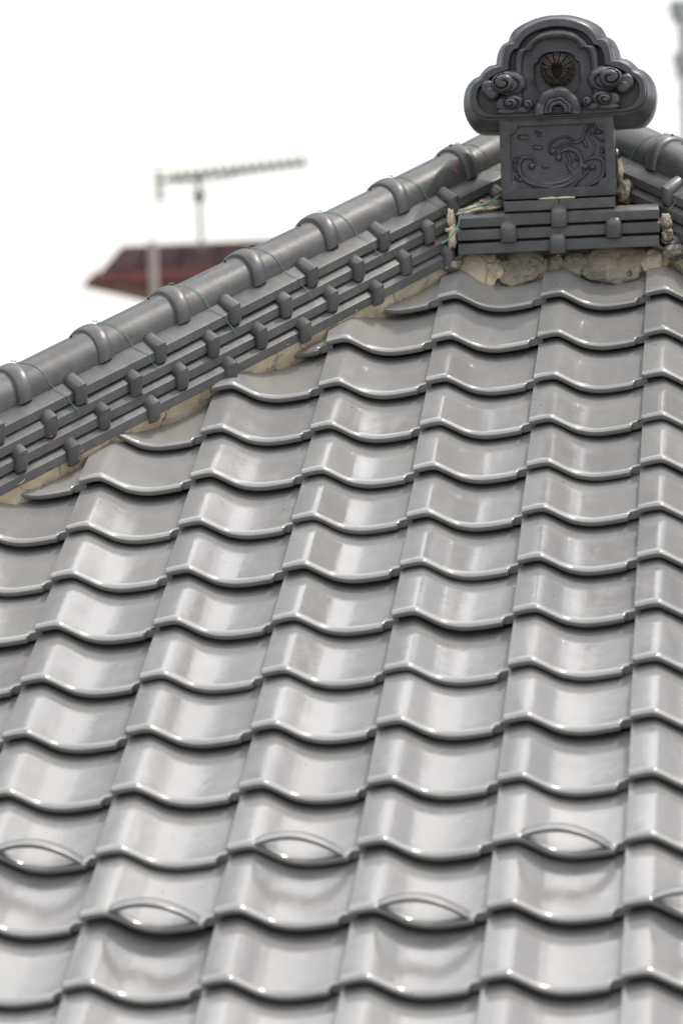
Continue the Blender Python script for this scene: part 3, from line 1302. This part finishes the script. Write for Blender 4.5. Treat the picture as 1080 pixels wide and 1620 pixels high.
# every outline: five segments (top arc, second lobe, third lobe, great lobe, foot) with shared break points
OUT = {
    'S0': [[(883, 66), (790, 70), (700, 90), (600, 130), (520, 178), (478, 225), (455, 287)], [(455, 287), (405, 315), (372, 368), (355, 430), (350, 482)],
           [(350, 482), (290, 495), (240, 535), (205, 580)], [(205, 580), (150, 610), (100, 670), (74, 750), (70, 840), (90, 925), (130, 1000), (180, 1048), (240, 1066)], [(240, 1066), (330, 1064), (520, 1062), (883, 1060)]],
    'L1': [[(883, 113), (780, 123), (690, 152), (600, 200), (545, 260), (522, 300), (520, 322)], [(520, 322), (470, 325), (437, 365), (420, 430), (412, 512)],
           [(412, 512), (330, 530), (270, 570), (240, 617)], [(240, 617), (190, 650), (155, 710), (144, 780), (155, 850), (185, 900), (235, 938), (290, 950), (355, 952)], [(355, 952), (450, 952), (650, 950), (883, 948)]],
    'L2': [[(883, 188), (800, 198), (700, 227), (625, 270), (585, 320), (568, 345), (562, 368)], [(562, 368), (518, 385), (492, 425), (482, 480), (478, 548)],
           [(478, 548), (400, 575), (330, 610), (285, 655)], [(285, 655), (240, 680), (212, 720), (203, 775), (215, 830), (240, 870), (280, 905), (320, 922), (360, 928)], [(360, 928), (450, 930), (650, 932), (883, 934)]],
    'L3': [[(883, 212), (800, 222), (705, 258), (645, 308), (615, 345), (603, 358), (600, 366)], [(600, 366), (552, 380), (530, 430), (522, 490), (520, 560)],
           [(520, 560), (521, 600), (521, 640), (522, 680)], [(522, 680), (522, 710), (522, 740), (523, 770), (523, 800), (524, 830), (524, 860), (525, 890), (526, 915)], [(526, 915), (600, 917), (740, 919), (883, 921)]],
    'L4': [[(883, 293), (790, 298), (725, 322), (695, 352), (680, 378), (676, 390), (672, 396)], [(672, 396), (628, 402), (606, 440), (598, 500), (594, 560)],
           [(594, 560), (594, 600), (595, 640), (596, 680)], [(596, 680), (597, 710), (598, 740), (599, 770), (600, 800), (602, 820), (604, 840), (606, 860), (610, 880)], [(610, 880), (660, 882), (760, 884), (883, 886)]],
    'N': [[(883, 398), (820, 402), (770, 418), (742, 440), (730, 465), (722, 478), (716, 484)], [(716, 484), (696, 500), (688, 530), (690, 570), (692, 610)],
          [(692, 610), (694, 640), (698, 665), (706, 690)], [(706, 690), (715, 715), (730, 735), (750, 745), (765, 750), (780, 755), (795, 758), (810, 762), (820, 765)], [(820, 765), (840, 768), (860, 769), (883, 770)]],
}


def cat(P, n):
    P = [Vector((p[0], p[1], 0)) for p in P]
    Q = []
    m = len(P) - 1
    for k in range(n):
        f = k / n * m
        i = int(f)
        s = f - i
        a, b, c, d = P[max(i - 1, 0)], P[i], P[i + 1], P[min(i + 2, m)]
        Q.append(b + (c - a) * (.5 * s) + (a * 2 - b * 5 + c * 4 - d) * (.5 * s * s) + (b * 3 - a - c * 3 + d) * (.5 * s ** 3))
    return [(q.x, q.y) for q in Q]


def outline(key, grow=0.0):
    segs = OUT[key]
    half_pts = []
    for s, n in zip(segs, (20, 12, 10, 24, 8)):
        half_pts += cat([T(*p) for p in s], n)
    # closed loop: left half from top to the foot centre, right half back up
    left = [(-x, z) for x, z in half_pts]
    foot = T(*segs[-1][-1])
    loop = left + [(0.0, foot[1])] + [(-x, z) for x, z in reversed(left[1:])]
    if grow:
        c = (0, .12)
        loop = [(c[0] + (x - c[0]) * (1 + grow), c[1] + (z - c[1]) * (1 + grow)) for x, z in loop]
    return loop


def loft(name, loops, mat, angle=32, cap0=True, cap1=True):
    V = []
    for pts, y in loops:
        V += [(x, deep(y), z) for x, z in pts]
    N = len(loops[0][0])
    F = grid_faces(len(loops), N, closed_v=True)
    if cap0:
        F.append(tuple(range(N)))
    if cap1:
        F.append(tuple((len(loops) - 1) * N + k for k in reversed(range(N))))
    return mesh(name, V, F, mat, angle=angle)


def deep(y):
    return .021 - (.021 - y) * 1.7 if y < .021 else y


def lerp_loop(a, b, t):
    return [(p[0] + (q[0] - p[0]) * t, p[1] + (q[1] - p[1]) * t) for p, q in zip(a, b)]


S0, O1, O2, O3, O4, ON = (outline(k) for k in ('S0', 'L1', 'L2', 'L3', 'L4', 'N'))
body = loft('crest_body', [
    (outline('S0', -.05), .200), (outline('S0', .004), .165), (outline('S0', .012), .120), (outline('S0', .008), .075), (S0, .052),
    (lerp_loop(S0, O1, .45), .034), (lerp_loop(S0, O1, .82), .014), (lerp_loop(S0, O1, .97), .0125), (O1, .004), (lerp_loop(O1, O2, .05), .001), (lerp_loop(O1, O2, .14), 0.0),
    (lerp_loop(O1, O2, .86), -.0005), (lerp_loop(O1, O2, .96), .001), (O2, .004), (O2, .020), (lerp_loop(O2, O3, .9), .021), (O3, .021),
], mat_orn)
ob('crest_body', body, crest)
arch = loft('inner_arch', [
    (O3, .022), (O3, .002), (lerp_loop(O3, O4, .08), -.004), (lerp_loop(O3, O4, .25), -.0075), (lerp_loop(O3, O4, .5), -.0088), (lerp_loop(O3, O4, .74), -.0070), (lerp_loop(O3, O4, .80), -.0040),
    (lerp_loop(O3, O4, .85), -.0040), (lerp_loop(O3, O4, .92), -.0052), (O4, -.0030), (O4, .0060), (lerp_loop(O4, ON, .25), .0075), (lerp_loop(O4, ON, .86), .0065), (lerp_loop(O4, ON, .95), .0055), (ON, .0080), (lerp_loop(O4, ON, 1.03), .030),
], mat_orn, cap0=True)
ob('inner_arch', arch, crest)


def scroll(cx, cz, rx, rz, mir, turns, hgt, y0, phase=0.0, lobes=0, groove=.16, tilt=0.0):
    """domed oval disc with a spiral groove cut into it"""
    nt_, nr_ = 84, 26
    V = []
    for i in range(nt_):
        th = 2 * math.pi * i / nt_
        for j in range(nr_):
            q = j / (nr_ - 1)
            sc_ = 1 + (.045 * abs(math.sin(lobes * th / 2)) if lobes else 0)
            x = rx * q * sc_ * math.cos(th)
            z = rz * q * sc_ * math.sin(th)
            h = hgt * (1 - q ** 4) ** .5 if q < 1 else 0
            # archimedean groove: radius shrinks with the angle
            ang = (mir * th + phase) / (2 * math.pi)
            pos = q * turns - ang
            fr_ = abs(pos - round(pos))
            rad_ = q
            if .10 < rad_ < .93:
                h -= hgt * .30 * math.exp(-(fr_ / groove) ** 2) * min(1, (rad_ - .10) / .15)
            V.append((cx + x * math.cos(tilt) - z * math.sin(tilt), y0 - h, cz + x * math.sin(tilt) + z * math.cos(tilt)))
    F = grid_faces(nt_, nr_, closed_u=True)
    n0 = len(V)
    for i in range(nt_):
        v = V[i * nr_ + nr_ - 1]
        V.append((v[0], .024, v[2]))
    for i in range(nt_):
        j = (i + 1) % nt_
        F.append((i * nr_ + nr_ - 1, j * nr_ + nr_ - 1, n0 + j, n0 + i))
    me = mesh('scroll', V, F, mat_orn, angle=60)
    bm = bmesh.new()
    bm.from_mesh(me)
    bmesh.ops.remove_doubles(bm, verts=bm.verts, dist=1e-6)
    bm.to_mesh(me)
    bm.free()
    return me


K = 1 / (5.4 * 611)
for sx in (-1, 1):
    def C(ax, ay):
        x, z = T(ax, ay)
        return sx * x, z
    # puffs behind, then great, middle and small scroll
    for (ax, ay, rx, rz, tn, hg, y0, lb, nm) in (
            (300, 705, 62, 72, 1.0, .010, .006, 0, 'cloud_puff'), (335, 745, 62, 58, 1.0, .012, .004, 0, 'cloud_puff'),
            (490, 668, 128, 100, 1.05, .018, .000, 9, 'cloud_scroll'), (432, 668, 100, 84, 1.5, .024, -.006, 0, 'cloud_scroll'),
            (440, 845, 78, 68, 1.0, .012, .000, 0, 'cloud_puff'), (515, 830, 84, 66, 1.05, .016, -.002, 7, 'cloud_scroll'), (490, 840, 64, 50, 1.4, .021, -.006, 0, 'cloud_scroll'),
            (640, 850, 46, 50, 1.4, .018, -.002, 0, 'cloud_scroll'), (600, 893, 70, 34, 1.0, .013, -.001, 0, 'cloud_puff'), (470, 905, 100, 26, 1.0, .012, -.001, 0, 'cloud_puff')):
        cx, cz = C(ax, ay)
        ph = 0.0 if sx < 0 else math.pi
        if nm == 'cloud_puff':
            hg *= 1.55
            me = scroll(cx, cz, rx * K, rz * K, 1, .01, hg, y0 - .019, groove=.0001, lobes=0)
        else:
            hg *= 1.55
            me = scroll(cx, cz, rx * K * 1.08, rz * K * 1.08, sx, tn, hg, y0 - .019, phase=math.pi if sx < 0 else 0, lobes=lb, groove=.085)
        me.name = nm
        ob(nm, me, crest)


def fan_mesh():
    """scalloped half round fan at the foot of the crest, hollow in the middle"""
    cz = T(883, 905)[1]
    V = []
    nt_, nr_ = 120, 26
    for i in range(nt_):
        th = math.pi * (-.06 + 1.12 * i / (nt_ - 1))
        sc_ = abs(math.sin(3.5 * (th + .12) * .95))
        out_r = (198 + 10 * sc_) * K
        out_z = (196 + 12 * sc_) * K
        for j in range(nr_):
            q = .24 + .76 * j / (nr_ - 1)
            x, z = out_r * q * math.cos(th), out_z * q * math.sin(th)
            if q < .42:
                h = .007 * math.sqrt(max(0, 1 - ((q - .33) / .095) ** 2)) + .009
            elif q < .56:
                h = .006 * math.sqrt(max(0, 1 - ((q - .49) / .075) ** 2)) + .011
            else:
                h = .008 + .013 * math.sqrt(max(0, 1 - ((q - .77) / .235) ** 2)) * (.72 + .28 * sc_)
            V.append((x, -h * 1.4 - .016, cz + z))
    F = grid_faces(nt_, nr_)
    n0 = len(V)
    for i in range(nt_):
        a, b = V[i * nr_], V[i * nr_ + nr_ - 1]
        V.append((a[0], .02, a[2]))
        V.append((b[0], .02, b[2]))
    for i in range(nt_ - 1):
        F.append((i * nr_, (i + 1) * nr_, n0 + 2 * (i + 1), n0 + 2 * i))
        F.append((i * nr_ + nr_ - 1, (i + 1) * nr_ + nr_ - 1, n0 + 2 * (i + 1) + 1, n0 + 2 * i + 1))
    return mesh('shell_fan', V, F, mat_orn, angle=50)


ob('shell_fan', fan_mesh(), crest)

# foot bar linking the scrolls
x0, z0_ = T(400, 930)
G = Geo().box((-x0, -.016, z0_ - .004), (x0, .03, z0_ + .012))
ob('foot_bar', G.me('foot_bar', mat_orn, smooth=False), crest)


# little hearts cut between scrolls and fan
def petal(G, cx, cz, y, L, W, ang, hgt, pinch=.55):
    n, m = 9, 9
    V = []
    for i in range(n):
        s = i / (n - 1)
        w = W * (math.sin(math.pi * (s ** pinch)) ** .8 if 0 < s < 1 else 0)
        for j in range(m):
            t = -1 + 2 * j / (m - 1)
            lx = t * w
            lz = s * L
            h = hgt * math.sqrt(max(0, 1 - t * t)) * math.sin(math.pi * min(1, max(.02, s))) ** .5
            if abs(t) < .12:
                h *= .82
            V.append((cx + lx * math.cos(ang) + lz * math.sin(ang), y - h, cz - lx * math.sin(ang) + lz * math.cos(ang)))
    G.add(V, grid_faces(n, m))


ecz = T(883, 548)[1]


def emblem_mesh():
    """domed round emblem: a fan of nine leaves over two hanging strands, heart shaped hole between"""
    nt_, nr_ = 240, 60
    RX, RZ = 141 * K, 146 * K
    V = []
    for i in range(nt_):
        th = 2 * math.pi * i / nt_
        for j in range(nr_):
            q = j / (nr_ - 1)
            up = math.sin(th) > -.05
            sc_ = 1.0 + .03 * abs(math.cos(th * 9))
            X, Z = q * sc_ * math.cos(th), q * sc_ * math.sin(th)
            dome = math.sqrt(max(0, 1 - (.93 * q) ** 2))
            h = .026 * dome
            # heart shaped hole, centre slightly below the middle
            hx, hz_ = X / .33, (Z + .26) / .42
            hole = hx * hx + (hz_ - .55 * math.sqrt(abs(hx))) ** 2
            # leaves radiate from a point at the top of the hole
            lx, lz = X, Z + .12
            la = math.atan2(lx, lz)
            lr = math.hypot(lx, lz)
            if lz > .02 + .25 * abs(lx):
                ph = la / R(24)
                f = abs(ph - round(ph))
                h -= .0100 * math.exp(-((.5 - f) / .10) ** 2) * min(1, lr / .25)
                h -= .0022 * math.exp(-(f / .05) ** 2) * min(1, lr / .4)
                h += .003
                if .30 < lr < .36 and abs(la) > .3:
                    h -= .004
            else:
                a2 = math.atan2(-Z - .1, abs(X))
                band = .0032 * math.cos(2 * math.pi * (q / .27))
                bead = math.cos(a2 * 17 + (math.pi if q > .75 else 0))
                h += band + .0028 * bead - .0015
            if hole < 1:
                h = min(h, -.014)
            elif hole < 1.45:
                h = min(h, .016)
            V.append((X * RX, -h + .006, ecz + Z * RZ))
    F = grid_faces(nt_, nr_, closed_u=True)
    n0 = len(V)
    for i in range(nt_):
        v = V[i * nr_ + nr_ - 1]
        V.append((v[0], .026, v[2]))
    for i in range(nt_):
        j = (i + 1) % nt_
        F.append((i * nr_ + nr_ - 1, j * nr_ + nr_ - 1, n0 + j, n0 + i))
    return mesh('leaf_emblem', V, F, mat_emblem, angle=75)


em = ob('leaf_emblem', emblem_mesh(), crest)
# backing wall of the niche
G = Geo().box((-.05, .026, T(883, 780)[1]), (.05, .03, T(883, 390)[1]))
ob('niche_back', G.me('niche_back', mat_orn, smooth=False), crest)

# ------------------------------------------------------------------ things behind, out of focus
# background house: low hip roof whose edge shows above the ridge
bh = empty('background_house', (-7.6, 26.5, -6))
tag(bh, 'blurred house with a dark brown and red roof beyond the hip ridge', 'house')
HX, HY, HZ = -7.6, 26.5, -6
def bgp(x, y, z):
    return (x - HX, y - HY, z - HZ)


BG = dict(left=-5.97, right=-2.6, y=27.0, top=1.56, mid=1.30, low=1.16)
bx0, bx1, by, bt, bmid, bl = BG['left'], BG['right'], BG['y'], BG['top'], BG['mid'], BG['low']
# upper dark slope built of standing-seam sheets, each its own piece
ns = 9
for i in range(ns):
    xa = bx0 + (bx1 - bx0) * i / ns
    xb = bx0 + (bx1 - bx0) * (i + 1) / ns - .03
    sh = .0 if i else .0
    V = [bgp(xa, by, bmid), bgp(xb, by, bmid), bgp(xb, by + .7, bt), bgp(xa + (.09 if i == 0 else 0), by + .7, bt)]
    V += [(x, y + .02, z - .03) for x, y, z in V]
    F = [(0, 1, 2, 3), (4, 5, 6, 7), (0, 1, 5, 4), (1, 2, 6, 5), (2, 3, 7, 6), (3, 0, 4, 7)]
    ob('roof_sheet', mesh('roof_sheet', V, F, mat_brownroof, smooth=False), bh)
for i in range(ns):
    xa = bx0 - .12 + (bx1 - bx0 + .12) * i / ns
    xb = bx0 - .12 + (bx1 - bx0 + .12) * (i + 1) / ns - .01
    V = [bgp(xa, by - .35, bl), bgp(xb, by - .35, bl), bgp(xb, by - .02, bmid - .01), bgp(xa + (.06 if i == 0 else 0), by - .02, bmid - .01)]
    V += [(x, y + .02, z - .03) for x, y, z in V]
    F = [(0, 1, 2, 3), (4, 5, 6, 7), (0, 1, 5, 4), (1, 2, 6, 5), (2, 3, 7, 6), (3, 0, 4, 7)]
    ob('eave_sheet', mesh('eave_sheet', V, F, mat_redroof, smooth=False), bh)
G = Geo()
G.box(bgp(bx0 + .62, by + .0, -6), bgp(bx1, by + 4, bl - .19))
ob('wall', G.me('wall', plain('brown_wall', (0.13, 0.085, 0.055), 0.9, c2=(0.24, 0.17, 0.11), scale=6), smooth=False), bh)
V = [bgp(bx0 - .12, by - .34, bl - .03), bgp(bx0 + .50, by - .34, bl - .20), bgp(bx1, by - .34, bl - .20), bgp(bx1, by - .34, bl - .03)]
ob('fascia', mesh('fascia', V + [(x, y + 4.2, z) for x, y, z in V], [(0, 1, 2, 3), (4, 5, 6, 7), (0, 1, 5, 4), (1, 2, 6, 5), (2, 3, 7, 6), (3, 0, 4, 7)], mat_wood, smooth=False), bh)
V = [bgp(bx0 + .09, by + .7, bt), bgp(bx1, by + .7, bt), bgp(bx1, by + 3.5, bl), bgp(bx0 + .09, by + 3.5, bl), bgp(bx0, by, bmid), bgp(bx0, by + 3.9, bl)]
ob('rear_slope', mesh('rear_slope', V + [(x, y, z - .04) for x, y, z in V], [(0, 1, 2, 3), (0, 3, 5, 4), (6, 7, 8, 9), (6, 9, 11, 10), (0, 1, 7, 6), (1, 2, 8, 7), (4, 5, 11, 10)], mat_brownroof, smooth=False), bh)
G = Geo().tube([bgp(bx0 + .58, by - .42, bl - .35), bgp(bx0 + .58, by - .42, bt - .02)], .045, 12)
ob('drain_pipe', G.me('drain_pipe', mat_pipe), bh)

# television antenna
AX, AY, AZ = -5.04, 27.4, 1.46
ant = empty('tv_antenna', (AX, AY, AZ))
tag(ant, 'blurred television antenna on a thin mast above the brown roof', 'antenna')
ob('mast', Geo().tube([(0, 0, -.3), (0, 0, .74)], .020, 10).me('mast', mat_mast), ant)
ob('mast_clamp', Geo().box((-.05, -.04, .50), (.05, .04, .58)).me('mast_clamp', mat_antgreen, smooth=False), ant)
P0, P1 = Vector((-.36, -.2, .70)), Vector((1.00, .5, .86))
ob('boom', Geo().tube([P0, P1], .019, 8).me('boom', mat_antenna), ant)
for k in range(15):
    t = .10 + .89 * k / 14
    p = P0.lerp(P1, t)
    d = Vector((-.20, .85, .32)).normalized() * (.15 - .05 * t)
    ob('element', Geo().tube([p - d + Vector((0, 0, .012)), p + d + Vector((0, 0, .012))], .028, 6).me('element', mat_antenna), ant)
ob('strut', Geo().tube([P0.lerp(P1, .12), (0, 0, .60), P0.lerp(P1, .62)], .006, 6).me('strut', mat_antenna), ant)
g = Geo()
for dx in (-.02, .02):
    g.tube([P0 + Vector((dx, 0, -.20)), P0 + Vector((dx, 0, .10))], .011, 6)
for dz_ in (-.18, -.09, 0, .08):
    g.tube([P0 + Vector((-.03, -.08, dz_)), P0 + Vector((.03, .08, dz_))], .009, 6)
ob('reflector', g.me('reflector', mat_antenna), ant)

# utility pole at the right edge
UX, UY = -.385, 36.0
pole = empty('utility_pole', (UX, UY, -6))
tag(pole, 'blurred concrete utility pole with insulators at the right edge', 'utility pole')
ob('shaft', Geo().tube([(0, 0, 0), (0, 0, 10.6)], [.17, .11], 14).me('shaft', mat_pole), pole)
for z, L in ((10.35, .17), (9.72, .15)):
    ob('cross_arm', Geo().box((-L, -.05, z), (L, .05, z + .08)).me('cross_arm', mat_antenna, smooth=False), pole)
    for x in (-L + .02, L - .02):
        g = Geo().tube([(x, 0, z + .08), (x, 0, z + .13), (x, 0, z + .15), (x, 0, z + .20), (x, 0, z + .22), (x, 0, z + .27)], [.03, .03, .06, .045, .06, .03], 10)
        ob('insulator', g.me('insulator', mat_cream), pole)


def sagline(a, b, s, r, name, label):
    a, b = Vector(a), Vector(b)
    pts = []
    for i in range(25):
        t = i / 24
        p = a.lerp(b, t)
        p.z -= s * 4 * t * (1 - t)
        pts.append(p)
    me = Geo().tube(pts, r, 6).me(name, mat_cable)
    o = ob(name, me)
    tag(o, label, 'cable')
    return o


sagline((UX, UY - .1, 3.40), (-20, 30, 2.9), .5, .007, 'power_line', 'faint thin power line crossing the white sky from the pole')
sagline((UX - .1, UY - .05, 4.42), (-6, 60, 9.6), .3, .009, 'power_line', 'faint upper wire leaving the pole top toward the upper left')
sagline((UX - .1, UY - .05, 3.70), (-9.0, 70, 6.4), .3, .009, 'service_cable', 'pale cable leaving the pole beside the crest at lower crossarm height')

# ------------------------------------------------------------------ ground
V = [(-1500, -1500, -6.004), (1500, -1500, -6.004), (1500, 1500, -6.004), (-1500, 1500, -6.004)]
gr = ob('ground', mesh('ground', V, [(0, 1, 2, 3)], mat_ground, smooth=False))
gr['kind'] = 'structure'
